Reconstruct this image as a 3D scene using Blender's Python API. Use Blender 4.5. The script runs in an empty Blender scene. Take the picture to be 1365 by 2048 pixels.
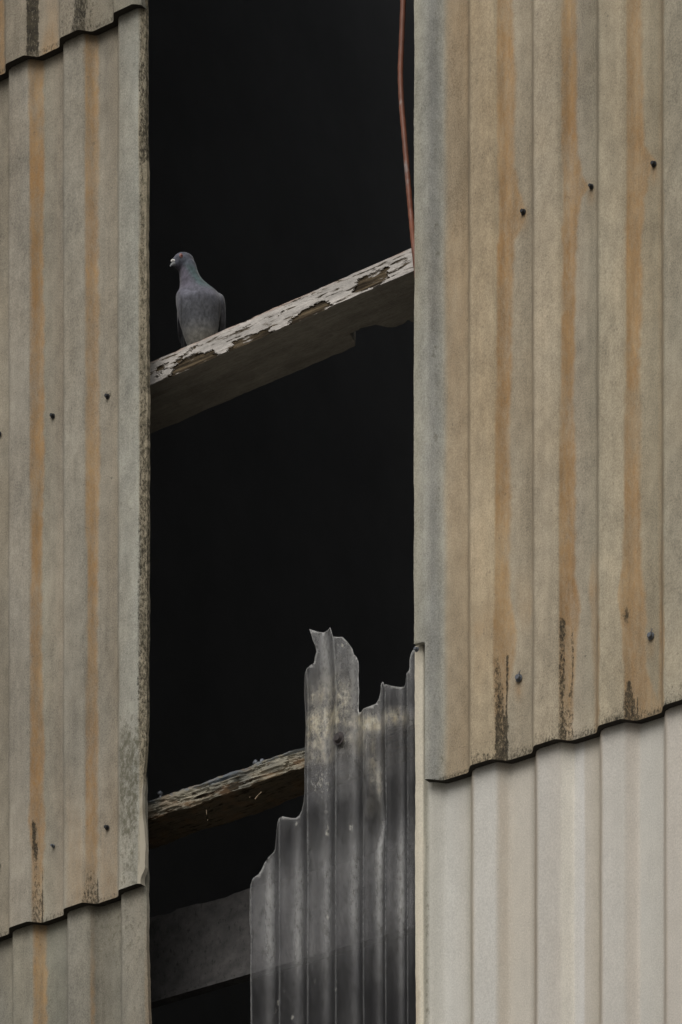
import bpy, bmesh, math, random
import numpy as np
from mathutils import Vector, Matrix
from mathutils.geometry import delaunay_2d_cdt
random.seed(7)
S = bpy.context.scene
COL = S.collection
# ------------------------------------------------------------------ camera
# The wall face is the plane y = 0, x runs along it, z is up.  Telephoto camera at
# eye height, level (rising front), looking obliquely up at the cladding.
F = 11000.0                      # focal length in units of a 2048-high frame
D = 13.2                         # metres along the axis to the wall
PHI = math.atan2(11000.0, 14682.0)
HZ = 6716.0                      # horizon height in the same units
CZ = 1.6
FW = Vector((-math.sin(PHI), math.cos(PHI), 0)); RT = Vector((math.cos(PHI), math.sin(PHI), 0)); UP = Vector((0, 0, 1))
CP = Vector((0, 0, CZ)) - FW*D
cam = bpy.data.cameras.new("camera"); co = bpy.data.objects.new("camera", cam); COL.objects.link(co)
co.location = CP; co.rotation_euler = (math.pi/2, 0, PHI)
cam.sensor_fit = 'VERTICAL'; cam.sensor_height = 36; cam.sensor_width = 24
cam.lens = 36*F/2048; cam.shift_y = (HZ-1024)/2048; cam.clip_start = 0.1; cam.clip_end = 2000
S.camera = co
# ------------------------------------------------------------------ sky, sun, exposure
SUN_EL, SUN_AZ = math.radians(48), math.radians(166)     # azimuth clockwise from +Y
w = bpy.data.worlds.new("World"); S.world = w; w.use_nodes = True
nt = w.node_tree; bg = nt.nodes['Background']
sky = nt.nodes.new('ShaderNodeTexSky'); sky.sky_type = 'NISHITA'; sky.sun_disc = False
sky.sun_elevation = SUN_EL; sky.sun_rotation = SUN_AZ; sky.air_density = 1.3; sky.dust_density = 6.0; sky.ozone_density = 1.0
hsv = nt.nodes.new('ShaderNodeHueSaturation'); hsv.inputs['Saturation'].default_value = 0.35   # cloud-grey sky
nt.links.new(sky.outputs[0], hsv.inputs['Color']); nt.links.new(hsv.outputs[0], bg.inputs[0]); bg.inputs[1].default_value = 0.075
sl = bpy.data.lights.new("sun", 'SUN'); sl.energy = 1.3; sl.angle = math.radians(50); sl.color = (1.0, 0.975, 0.94)
so = bpy.data.objects.new("sun", sl); COL.objects.link(so)
sd = Vector((math.sin(SUN_AZ)*math.cos(SUN_EL), math.cos(SUN_AZ)*math.cos(SUN_EL), math.sin(SUN_EL)))
so.rotation_euler = sd.to_track_quat('Z', 'Y').to_euler(); so.location = (0, -20, 30)
S.view_settings.view_transform = 'Standard'; S.view_settings.look = 'None'; S.view_settings.gamma = 1
S.view_settings.exposure = 0.0
# ------------------------------------------------------------------ survey helpers
def at(u, v, y=0.0):
    """point where the sight line (u, v) meets the vertical plane y"""
    d = FW*F + RT*(u-682.5) + UP*(HZ-v)
    t = (y-CP.y)/d.y
    return CP + d*t
def at_z(u, v, z):
    d = FW*F + RT*(u-682.5) + UP*(HZ-v)
    return CP + d*((z-CP.z)/d.z)
def survey(X, Y, Z):
    """numpy: wall chart coordinates of points (used to lay out stains on the sheets)"""
    dx = X-CP.x; dy = Y-CP.y; dz = Z-CP.z
    dep = dx*FW.x+dy*FW.y
    return 682.5+F*(dx*RT.x+dy*RT.y)/dep, HZ-F*dz/dep
def _h(ix, iy, s):
    n = (ix.astype(np.int64)*374761393 + iy.astype(np.int64)*668265263 + s*974634777) & 0xffffffff
    n = ((n ^ (n >> 13))*1274126177) & 0xffffffff
    n = n ^ (n >> 16)
    return (n & 0xffff)/65535.0
def vn(x, y, s=0):
    x = np.asarray(x, float); y = np.asarray(y, float)
    ix = np.floor(x); iy = np.floor(y); fx = x-ix; fy = y-iy
    fx = fx*fx*(3-2*fx); fy = fy*fy*(3-2*fy)
    a = _h(ix, iy, s); b = _h(ix+1, iy, s); c = _h(ix, iy+1, s); d = _h(ix+1, iy+1, s)
    return (a*(1-fx)+b*fx)*(1-fy)+(c*(1-fx)+d*fx)*fy
def fbm(x, y, s=0, o=4):
    r = 0; a = .5; t = 0
    for k in range(o):
        r = r+a*vn(x*2**k, y*2**k, s+k*17); t += a; a *= .5
    return r/t
def sm(x, a, b):
    t = np.clip((x-a)/(b-a), 0, 1); return t*t*(3-2*t)
def lin(c):
    c = np.asarray(c, float)/255.0
    return np.where(c <= .04045, c/12.92, ((c+.055)/1.055)**2.4)
# ------------------------------------------------------------------ object helpers
def tag(o, label=None, cat=None, group=None, kind=None):
    if label: o['label'] = label
    if cat: o['category'] = cat
    if group: o['group'] = group
    if kind: o['kind'] = kind
    return o
def mesh_obj(name, verts, faces, mat, parent=None, smooth=False, attrs=None):
    me = bpy.data.meshes.new(name); me.from_pydata([tuple(v) for v in verts], [], [tuple(f) for f in faces])
    me.validate(); me.update()
    if attrs:
        for k, a in attrs.items():
            at_ = me.attributes.new(k, 'FLOAT_COLOR', 'POINT')
            at_.data.foreach_set('color', np.asarray(a, dtype=np.float32).ravel())
    if mat: me.materials.append(mat)
    if smooth: me.polygons.foreach_set('use_smooth', [True]*len(me.polygons))
    o = bpy.data.objects.new(name, me); COL.objects.link(o)
    if parent: o.parent = parent
    return o
def empty(name, loc):
    o = bpy.data.objects.new(name, None); COL.objects.link(o); o.location = loc; o.empty_display_size = .1
    return o
def keep(o, parent):        # parent a mesh given in world coordinates
    o.parent = parent; o.matrix_parent_inverse = Matrix.Translation(parent.location).inverted()
    return o
def bm_obj(name, bm, mat, parent=None, smooth=False):
    bmesh.ops.recalc_face_normals(bm, faces=bm.faces)
    me = bpy.data.meshes.new(name); bm.to_mesh(me); bm.free()
    if mat: me.materials.append(mat)
    if smooth: me.polygons.foreach_set('use_smooth', [True]*len(me.polygons))
    o = bpy.data.objects.new(name, me); COL.objects.link(o)
    if parent: keep(o, parent)
    return o
# ------------------------------------------------------------------ materials
class NB:
    def __init__(s, name):
        s.m = bpy.data.materials.new(name); s.m.use_nodes = True
        s.t = s.m.node_tree; s.b = s.t.nodes['Principled BSDF']; s.out = s.t.nodes['Material Output']
        s.L = s.t.links.new
        s.tc = s.t.nodes.new('ShaderNodeTexCoord')
    def n(s, typ, **k):
        q = s.t.nodes.new(typ)
        for a, b in k.items(): setattr(q, a, b)
        return q
    def coord(s, scale):
        mp = s.n('ShaderNodeMapping'); mp.inputs['Scale'].default_value = scale
        g = s.n('ShaderNodeNewGeometry'); s.L(g.outputs['Position'], mp.inputs[0]); return mp.outputs[0]
    def noise(s, scale, detail=4, stretch=(1, 1, 1), rough=.6):
        q = s.n('ShaderNodeTexNoise'); q.inputs['Scale'].default_value = scale; q.inputs['Detail'].default_value = detail
        q.inputs['Roughness'].default_value = rough
        s.L(s.coord(stretch), q.inputs['Vector']); return q.outputs['Fac']
    def math(s, op, a, b=None, c=None, clamp=False):
        q = s.n('ShaderNodeMath', operation=op, use_clamp=clamp)
        for i, x in enumerate((a, b, c)):
            if x is None: continue
            if isinstance(x, (int, float)): q.inputs[i].default_value = x
            else: s.L(x, q.inputs[i])
        return q.outputs[0]
    def mix(s, f, a, b, mode='MIX'):
        q = s.n('ShaderNodeMix', data_type='RGBA', blend_type=mode)
        for sock, x in ((q.inputs[0], f), (q.inputs[6], a), (q.inputs[7], b)):
            if isinstance(x, (int, float)): sock.default_value = x
            elif isinstance(x, (tuple, list)): sock.default_value = (*x[:3], 1)
            else: s.L(x, sock)
        return q.outputs[2]
    def ramp(s, f, lo, hi, a=0., b=1.):
        q = s.n('ShaderNodeMapRange', clamp=True); s.L(f, q.inputs[0])
        for i, x in enumerate((lo, hi, a, b)): q.inputs[1+i].default_value = x
        return q.outputs[0]
    def bump(s, h, strength=.3, dist=.002):
        q = s.n('ShaderNodeBump'); q.inputs['Strength'].default_value = strength; q.inputs['Distance'].default_value = dist
        s.L(h, q.inputs['Height']); s.L(q.outputs[0], s.b.inputs['Normal'])
    def col(s, c): s.L(c, s.b.inputs['Base Color'])
    def rough(s, r, spec=.25): s.b.inputs['Roughness'].default_value = r; s.b.inputs['Specular IOR Level'].default_value = spec

def sheet_material(name, mott=.21, hs=.34, spk_=.35, grain=.27):
    k = NB(name)
    A = k.n('ShaderNodeAttribute', attribute_name='base'); M = k.n('ShaderNodeAttribute', attribute_name='marks')
    sp = k.n('ShaderNodeSeparateColor'); k.L(M.outputs['Color'], sp.inputs[0])
    rust, black, moss, bare = sp.outputs[0], sp.outputs[1], sp.outputs[2], M.outputs['Alpha']
    big = k.noise(5, 4, (1, 1, .45)); mid = k.noise(34, 5, (1, 1, .55)); fine = k.noise(330, 3, (1, 1, .8), .7); streak = k.noise(70, 4, (1, 1, .04))
    v = k.math('ADD', k.ramp(big, .3, .7, 1-mott, 1+mott), k.ramp(mid, .3, .7, -mott*.75, mott*.75))
    v = k.math('ADD', v, k.ramp(streak, .3, .7, -mott*.3, mott*.3))
    v = k.math('ADD', v, k.ramp(fine, .3, .7, -grain, grain))
    comb = k.n('ShaderNodeCombineColor')
    for i in range(3): k.L(v, comb.inputs[i])
    c = k.mix(1.0, A.outputs['Color'], comb.outputs[0], 'MULTIPLY')
    # cool / warm drift of the weathered cement
    hue = k.noise(7, 3, (1.4, 1.4, .8))
    c = k.mix(k.ramp(hue, .42, .70, 0, hs), c, k.mix(1.0, c, (.95, .995, 1.05), 'MULTIPLY'))
    c = k.mix(k.ramp(k.noise(4.2, 3, (1, 1, .6)), .48, .72, 0, hs), c, k.mix(1.0, c, (1.06, .98, .88), 'MULTIPLY'))
    # rust wash
    rcol = k.mix(k.ramp(k.noise(9, 5, (1, 1, .35)), .32, .68), (.345, .205, .092), (.43, .300, .165))
    rcol = k.mix(k.ramp(k.noise(48, 4, (1, 1, .12)), .35, .7, 0, .55), rcol, (.20, .135, .075))
    rcol = k.mix(.5, rcol, k.mix(1.0, rcol, comb.outputs[0], 'MULTIPLY'))
    rn = k.noise(120, 4, (1, 1, .5))
    rp = k.noise(26, 6, (1, 1, .28), .7)
    rf = k.math('MULTIPLY', k.math('ADD', rust, k.math('MULTIPLY', k.ramp(rn, .3, .7, -.25, .25), rust)), k.ramp(rp, .34, .58, .55, 1.05), clamp=True)
    c = k.mix(rf, c, rcol)
    # moss / grey lichen
    mn = k.noise(85, 5, (1, 1, .7), .7)
    mf = k.math('MULTIPLY', k.math('SUBTRACT', k.math('ADD', k.ramp(mn, .25, .75), moss), 1.0), 2.6, clamp=True)
    c = k.mix(k.math('MULTIPLY', mf, .8), c, (.105, .098, .066))
    # freshly split, clean cement
    c = k.mix(bare, c, (.50, .46, .37))
    # black algae, with rib-line and lap-edge shade painted through the same mask
    bn = k.noise(210, 5, (1, 1, .5), .8)
    pit = k.ramp(k.noise(95, 2, (1, 1, .8)), .66, .74, 0, spk_); c = k.mix(pit, c, (.09, .082, .065))
    bf = k.math('MULTIPLY', k.math('SUBTRACT', k.math('ADD', k.ramp(bn, .22, .78), k.math('MULTIPLY', black, .93)), 1.0), 3.2, clamp=True)
    c = k.mix(k.math('MULTIPLY', bf, .92), c, k.mix(k.ramp(k.noise(60, 3), .4, .6), (.022, .020, .016), (.060, .052, .036)))
    k.col(c); k.rough(.93, .15)
    h = k.math('ADD', fine, k.math('MULTIPLY', mid, 1.5)); h = k.math('SUBTRACT', h, k.math('MULTIPLY', bf, .4))
    k.bump(h, .35, .0015)
    return k.m
M_SHEET = sheet_material('weathered_fibre_cement')
M_PALE = sheet_material('pale_fibre_cement', .055, .12, .06, .15)

def simple(name, c, rough=.6, metal=0, var=.25, scale=60, spec=.4, bump=.2, st=(1, 1, 1), c2=None):
    k = NB(name); n = k.noise(scale, 5, st)
    c2 = c2 or tuple(x*(1-var) for x in c)
    k.col(k.mix(k.ramp(n, .3, .7), c, c2)); k.rough(rough, spec); k.b.inputs['Metallic'].default_value = metal
    k.bump(n, bump, .001); return k.m
M_DARKMETAL = simple('dark_screw_metal', (.035, .037, .042), .55, .3, .4, 300)
M_BLUEMETAL = simple('galvanised_screw_metal', (.16, .175, .20), .5, .3, .5, 250)
M_RUSTCAP = simple('rusted_cap', (.045, .043, .048), .7, .2, .4, 200, c2=(.085, .07, .065))
M_RIM = simple('lap_shadow_edge', (.022, .018, .013), .95, 0, .4, 60)  # near-black bottom edge, painted as the shadow line under each lap
M_INT = simple('sooty_interior', (.28, .28, .275), .95, 0, .2, 2.2, .05)
M_GROUND = simple('gravel_ground', (.21, .20, .18), .95, 0, .3, 3, .1)

# ------------------------------------------------------------------ corrugated cladding sheets
PITCH = .177; DEPTH = .028; THICK = .0110
def prof(t):                         # 0 = trough, 1 = crest, t = phase from the crest's left edge
    t = t % 1.0
    k = np.zeros_like(t)
    k = np.where(t < .345, 1.0, k)
    k = np.where((t >= .345) & (t < .475), 1-(t-.345)/.13, k)
    k = np.where(t >= .872, (t-.872)/.128, k)
    return k
def prof_s(t):
    r = 0
    for d, wt in ((-.03, .12), (-.015, .23), (0, .30), (.015, .23), (.03, .12)): r = r+wt*prof(t+d)
    return r
def make_sheet(name, y0, ribs, xl, xr, zb, zt, mat, base, marks, label, group, xl_fix=None, xr_fix=None,
               dx=.0035, dz=.007, extra=None, thick=THICK, zdense=None):
    """ribs: chart u of the crest left edges; xl(z)/xr(z): side edges; zb(x)/zt(x): bottom / top edges"""
    xs0 = [at(u, 1000, y0-DEPTH).x for u in ribs]
    def phase(x):
        kn = [xs0[0]-PITCH*(i+1) for i in range(30)][::-1]+list(xs0)+[xs0[-1]+PITCH*(i+1) for i in range(30)]
        return np.interp(x, kn, np.arange(len(kn)))
    zt_m = zt(0.0); zb_m = zb(0.0)
    nz = max(8, int((zt_m-zb_m)/dz)); s = np.linspace(0, 1, nz+1)
    L = xl_fix if xl_fix is not None else float(xl(zb_m)); R = xr_fix if xr_fix is not None else float(xr(zb_m))
    nx = int((R-L)/dx); X = np.linspace(L, R, nx+1)
    cols = list(X)
    XX, SS = np.meshgrid(X, s)
    ZZ = zb(XX)*(1-SS)+zt(XX)*SS
    # side strips follow the broken edges
    ml = .03; 
    if xl is not None:
        e = xl(ZZ); XX = np.where(XX < L+ml, e+(XX-L)/ml*(L+ml-e), XX)
    if xr is not None:
        e = xr(ZZ); XX = np.where(XX > R-ml, e-(R-XX)/ml*(e-(R-ml)), XX)
    YY = y0-DEPTH*prof_s(phase(XX))
    if extra is not None: YY = YY+extra(XX, ZZ)
    YY = YY+(fbm(XX*6, ZZ*3, 5)-.5)*.004
    n = XX.size; W = nx+1; H = nz+1
    F0 = np.stack([XX.ravel(), YY.ravel(), ZZ.ravel()], 1)
    B0 = F0+np.array([0, thick, 0])+np.outer(np.exp(-(ZZ-zb(XX)).ravel()/.02), [0, .009, 0])  # bottom lip thickened so the painted lap shadow reads wider
    V = np.vstack([F0, B0])
    i = np.arange(H-1)[:, None]*W+np.arange(W-1)[None, :]; i = i.ravel()
    f1 = np.stack([i, i+1, i+W+1, i+W], 1); f2 = np.stack([i+W, i+W+1, i+1, i], 1)+n
    b = np.arange(W-1); f3 = np.stack([b+n, b+1+n, b+1, b], 1); b = b+(H-1)*W; f4 = np.stack([b, b+1, b+1+n, b+n], 1)
    l = np.arange(H-1)*W; f5 = np.stack([l, l+W, l+W+n, l+n], 1); l = l+W-1; f6 = np.stack([l+n, l+W+n, l+W, l], 1)
    rim = np.vstack([f3, f4, f5, f6]); rv, inv = np.unique(rim.ravel(), return_inverse=True)
    rimf = inv.reshape(-1, 4)+2*n
    faces = np.vstack([f1, f2, rimf])
    U, Vv = survey(F0[:, 0], F0[:, 1], F0[:, 2])
    bc = base(U, Vv, F0[:, 0], F0[:, 2]); mk = marks(U, Vv, F0[:, 0], F0[:, 2])
    bc = np.vstack([bc, bc]); mkb = mk.copy(); mk = np.vstack([mk, mkb])
    root = empty(name, (float((L+R)/2), y0, float(zb_m)))
    tag(root, label, 'cladding sheet', group)
    V = np.vstack([V, V[rv]]); bc = np.vstack([bc, bc[rv]]); mk = np.vstack([mk, mk[rv]])
    o = mesh_obj('corrugated_panel', V, faces.tolist(), mat, None, True, {'base': bc, 'marks': mk})
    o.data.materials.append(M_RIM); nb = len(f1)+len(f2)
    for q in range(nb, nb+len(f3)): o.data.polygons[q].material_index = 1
    for q in range(nb, len(faces)): o.data.polygons[q].use_smooth = False
    keep(o, root)
    return root
def piece(U, pts):                   # piecewise linear colours over chart u
    us = [p[0] for p in pts]; cs = np.array([lin(p[1]) for p in pts])
    return np.stack([np.interp(U, us, cs[:, i]) for i in range(3)], 1)
KALB = 1.30
def neutral(c, a):
    g_ = c.mean(1, keepdims=True); return g_+(c-g_)*a
def base_fn(pts, wob=3.0, seed=1, grade=None, sat=.82, flat=0):
    def f(U, V, X, Z):
        u2 = U+(fbm(U/14, V/90, seed)-.5)*2*wob
        c = neutral(piece(u2, pts), sat)*KALB
        if flat: c = np.where((U > 853)[:, None], c*(1-flat)+flat*lin((164, 160, 149))*KALB, c)
        if grade is not None: c = c*grade(U, V)[:, None]
        return np.hstack([c, np.ones((len(U), 1))])
    return f
def band(U, V, tab, sl=1.8, sr=3.5, seed=3, wob=3.6):
    """soft edged vertical stain: tab rows (v, u_left, u_right, strength)"""
    t = np.array(tab, float)
    a = np.interp(V, t[:, 0], t[:, 1]); b = np.interp(V, t[:, 0], t[:, 2]); s = np.interp(V, t[:, 0], t[:, 3], left=0 if t[0, 3] == 0 else None, right=0 if t[-1, 3] == 0 else None)
    a = a+(fbm(V/26+U*.01, V*0+seed, seed)-.5)*wob; b = b+(fbm(V/18+U*.01, V*0+seed+5, seed)-.5)*2*wob
    return s*sm(U, a-sl, a+sl)*(1-sm(U, b-sr, b+sr))
def line_dist(U, V, p, q):          # distance above the line p-q (positive above)
    k = (q[1]-p[1])/(q[0]-p[0]); return p[1]+k*(U-p[0])-V
def crease(U, ribs, V, width=2.6, strength=1.0):  # dark rib lines: crease dirt with painted occlusion shade
    r = 0*U
    for k in ribs: r = np.maximum(r, strength*np.exp(-((U-k)/width)**2))
    return r
def edge_line(p, q, y):             # z(x) through two chart points lying at depth y
    a = at(*p, y); b = at(*q, y); k = (b.z-a.z)/(b.x-a.x)
    return lambda x: a.z+k*(np.asarray(x)-a.x)
def screw(parent, u, v, y, mat, r=.0075, tail=False, cap=False):
    p = at(u, v, y)
    bm = bmesh.new()
    mt = Matrix.Translation(p) @ Matrix.Rotation(math.pi/2, 4, 'X')
    bmesh.ops.create_cone(bm, cap_ends=True, segments=16, radius1=r*1.35, radius2=r*1.25, depth=.0022, matrix=mt)
    mt2 = Matrix.Translation(p+Vector((0, -.0045, 0))) @ Matrix.Rotation(math.pi/2, 4, 'X') @ Matrix.Rotation(random.random(), 4, 'Z')
    bmesh.ops.create_cone(bm, cap_ends=True, segments=6 if not cap else 20, radius1=r, radius2=r*(.92 if not cap else .6), depth=.008, matrix=mt2)
    if tail:
        mt3 = Matrix.Translation(p+Vector((r*.5, -.004, r*1.1))) @ Matrix.Rotation(.5, 4, 'Y')
        bmesh.ops.create_cone(bm, cap_ends=True, segments=8, radius1=r*.35, radius2=r*.1, depth=r*2.2, matrix=mt3)
    bmesh.ops.bevel(bm, geom=[e for e in bm.edges if e.calc_length() > r*.5], offset=r*.12, segments=1, affect='EDGES')
    return bm_obj('screw', bm, mat, parent)

GRP = 'corrugated fibre cement sheets cladding the wall'
Y_UP, Y_LOW = 0.0, 0.024
def const(v): return lambda z: np.asarray(z)*0+v
def edge_x(tab, y):                 # ragged vertical edge: rows (v, u)
    zz = [at(u, v, y).z for v, u in tab][::-1]; xx = [at(u, v, y).x for v, u in tab][::-1]
    return lambda z: np.interp(z, zz, xx)+(fbm(np.asarray(z)*60, np.asarray(z)*0, 9)-.5)*.0018+(fbm(np.asarray(z)*9, np.asarray(z)*0, 4)-.5)*.003
LX = at(-520, 1000).x; RX = at(1900, 1000).x

# ---- upper left sheet (front-most on its column)
ribsT = [11, 119.6, 227]
def marksT(U, V, X, Z):
    b = np.maximum.reduce([band(U, V, [(-900, 50, 80, .85), (100, 52, 80, .95), (130, 54, 78, .5)]),
        band(U, V, [(-900, 150, 178, .7), (0, 148, 176, .85), (80, 140, 172, .8)], sl=5, sr=5), band(U, V, [(-900, 120, 150, .42), (90, 120, 150, .55)]),
        band(U, V, [(-900, 178, 190, .45), (60, 176, 190, .6)]), band(U, V, [(-900, 12, 50, .33), (140, 12, 50, .42)], sl=6, sr=10),
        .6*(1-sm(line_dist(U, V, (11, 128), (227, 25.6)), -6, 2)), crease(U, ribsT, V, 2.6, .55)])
    r = np.maximum(band(U, V, [(-50, 92, 116, .0), (40, 95, 118, .3), (110, 82, 118, .7)], sl=8), band(U, V, [(-900, -20, 10, .5), (150, -20, 10, .7)]))
    return np.stack([r, b, U*0+.05, U*0], 1)
bT = base_fn([(-600, (120, 112, 96)), (0, (120, 112, 96)), (100, (134, 124, 106)), (230, (126, 120, 104)), (300, (118, 116, 104))], seed=11)
make_sheet('cladding_sheet', Y_UP-.024, ribsT, None, edge_x([(-1400, 289), (100, 289)], -.024), edge_line((11, 128), (227, 25.6), Y_UP-.024-DEPTH),
    lambda x: np.asarray(x)*0+at(150, -1300).z, M_SHEET, bT, marksT,
    'stained cement sheet with two broad black algae bands, in the top left corner', GRP, LX, at(289, 0, -.024).x)

# ---- long left sheet
ribsL = [18, 127.5, 237]
def marksL(U, V, X, Z):
    r = np.maximum(band(U, V, [(60, 57, 87, .8), (400, 60, 89, .95), (500, 61, 87, .95), (800, 61, 89, .8), (960, 61, 89, .95), (1100, 62, 85, .85), (1300, 62, 84, .65), (1500, 61.5, 88, .95), (1600, 60, 88, .85), (1640, 56, 92, .8), (1700, 63, 88, .85), (1860, 66, 86, .6)]),
        band(U, V, [(40, 169, 196, .75), (200, 171, 198, .9), (400, 170, 198, .75), (600, 172, 198, .8), (780, 173, 199, .65), (960, 171, 201, .85), (1050, 172, 198, .9), (1150, 176, 197, .9), (1300, 175, 195, .7), (1500, 172, 196, .75), (1620, 170, 197, .8), (1700, 172, 196, .75), (1820, 168, 196, .35)]))
    r = np.maximum(r, band(U, V, [(1500, 128, 165, 0), (1700, 130, 168, .28), (1800, 135, 180, .4), (1840, 135, 180, .3)], sl=8, sr=8))
    r = np.maximum(r, band(U, V, [(1500, 200, 236, 0), (1720, 198, 236, .25), (1800, 198, 236, .35)], sl=6, sr=4))
    bot = line_dist(U, V, (20, 1854), (234, 1781))
    b = np.maximum.reduce([band(U, V, [(1630, 61, 72, 0), (1648, 62, 74, .95), (1700, 64, 76, .9), (1740, 66, 80, .55), (1800, 64, 86, .62), (1870, 62, 88, .75)], sl=2, sr=3),
        band(U, V, [(1640, 84, 87, 0), (1760, 84, 87, .9), (1860, 84, 88, 1)], sl=1.2, sr=1.5, wob=1),
        band(U, V, [(1725, 174, 190, 0), (1740, 170, 196, .5), (1790, 166, 198, .7), (1830, 160, 198, .8)], sl=4, sr=2),
        band(U, V, [(1740, 194, 197, 0), (1760, 194, 197.5, .95), (1820, 194, 198, 1)], sl=1.2, sr=1.2, wob=1),
        band(U, V, [(30, 279, 297, .62), (170, 277, 297, .74), (320, 277, 297, .80), (330, 278, 287, .68), (600, 278, 297, .60), (900, 278, 297, .68), (1000, 276, 298, .72), (1300, 275, 298, .70), (1400, 274, 297, .70), (1560, 279, 290, .6), (1575, 279, 282, .0)], sl=3, sr=2),
        band(U, V, [(1440, 236, 280, .0), (1500, 238, 280, .36), (1640, 238, 278, .36), (1750, 238, 276, .25)], sl=5, sr=5),
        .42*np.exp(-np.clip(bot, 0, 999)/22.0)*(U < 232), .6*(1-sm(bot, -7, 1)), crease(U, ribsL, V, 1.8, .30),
        .8*np.exp(-((U-215)/10)**2-((V-790)/10)**2), .8*np.exp(-((U-224)/4)**2-((V-955)/8)**2), .75*np.exp(-((U-106)/9)**2-((V-836)/11)**2)])
    m = np.maximum(band(U, V, [(700, 205, 232, .0), (760, 206, 232, .4), (900, 208, 230, .35), (1000, 210, 230, .0)], sl=8, sr=8),
        band(U, V, [(1400, 236, 278, .2), (1480, 238, 280, .75), (1640, 238, 278, .72), (1780, 240, 276, .45)], sl=4, sr=4))
    m = np.maximum(m, band(U, V, [(0, 278, 298, .5), (1560, 278, 298, .6), (1570, 278, 282, 0)], sl=3, sr=3))
    ba = band(U, V, [(1535, 291, 300, 0), (1556, 288, 302, .75), (1600, 280, 302, .85), (1700, 278, 302, .9), (1780, 276, 302, .9)], sl=2, sr=3)
    ba = ba*(1-.9*np.exp(-((U-283)/3)**2-((V-1622)/14)**2))
    return np.stack([r, b, np.maximum(m, .08), ba], 1)
bL = base_fn([(-600, (126, 118, 102)), (0, (126, 118, 102)), (16, (124, 117, 101)), (20, (131, 124, 110)), (60, (129, 123, 110)), (90, (128, 123, 108)), (124, (127, 118, 102)), (130, (131, 125, 111)), (165, (130, 124, 110)), (200, (131, 125, 111)), (234, (130, 121, 104)), (240, (134, 131, 119)), (277, (136, 135, 124)), (281, (140, 130, 108)), (310, (140, 130, 108))], seed=12,
    grade=lambda U, V: 1.0+.05*sm(V, 100, 900)-.06*sm(V, 1000, 1800))
sheetL = make_sheet('cladding_sheet', Y_UP, ribsL, None, edge_x([(-200, 298), (300, 298.5), (900, 300), (1300, 299.5), (1500, 298), (1560, 296), (1620, 295), (1660, 297), (1700, 298), (1740, 297), (1760, 293), (1790, 292)], .0), edge_line((20, 1854.6), (234, 1781), -DEPTH),
    lambda x: np.asarray(x)*0+at(150, -60).z, M_SHEET, bL, marksL,
    'long cement sheet with two rust stripes and lichened edge, left of the opening', GRP, LX, at(298, 1000, .0).x)
for u, v, m_ in ((106, 832, M_DARKMETAL), (215.5, 793, M_DARKMETAL), (-1, 868, M_DARKMETAL), (214.5, 1655, M_DARKMETAL), (107, 1692, M_BLUEMETAL), (-3, 1731, M_DARKMETAL)):
    screw(sheetL, u, v, -.003, m_, .0048 if u != 107 else .0034)

# ---- lower left sheet
ribsB = [25.5, 135.5, 243]
def marksB(U, V, X, Z):
    r = np.maximum.reduce([band(U, V, [(1800, 67, 94, .75), (1900, 68, 94, .95), (2050, 68, 94, .85), (2900, 68, 94, .8)]),
        band(U, V, [(1850, 182, 190, .1), (1960, 181, 189, .5), (2048, 181, 189, .6), (2900, 180, 190, .6)]),
        band(U, V, [(1800, 290, 303, .0), (1960, 290, 303, .3), (2900, 290, 303, .4)])])
    b = np.maximum.reduce([crease(U, ribsB, V, 2.8, .40), band(U, V, [(1700, 289, 304, .3), (1900, 289, 304, .45), (2900, 289, 304, .4)], sl=3, sr=4), .3*np.exp(-((V-1840)/40)**2)*(U < 0)])
    m = band(U, V, [(1760, 182, 250, .25), (1850, 185, 290, .5), (1960, 183, 290, .35), (2900, 180, 290, .3)], sl=8, sr=8)
    return np.stack([r, b, np.maximum(m, .12), U*0], 1)
bB = base_fn([(-600, (116, 112, 99)), (0, (112, 109, 98)), (27, (124, 120, 106)), (68, (126, 121, 106)), (94, (120, 118, 104)), (132, (112, 110, 98)), (138, (124, 120, 108)), (180, (124, 119, 105)), (186, (108, 103, 90)), (240, (114, 110, 97)), (245, (122, 118, 106)), (286, (126, 121, 108)), (290, (134, 130, 116)), (310, (124, 118, 104))], seed=13)
make_sheet('cladding_sheet', Y_LOW, ribsB, None, edge_x([(1500, 300), (1770, 301.5), (1850, 302), (2048, 304), (2900, 305)], Y_LOW), lambda x: np.asarray(x)*0+at(150, 2900).z,
    lambda x: np.asarray(x)*0+at(150, 1640).z+.05, M_SHEET, bB, marksB,
    'grey cement sheet with one brown rust stripe, bottom left, tucked under the long left sheet', GRP, LX, at(302, 1800, Y_LOW).x)

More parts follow.
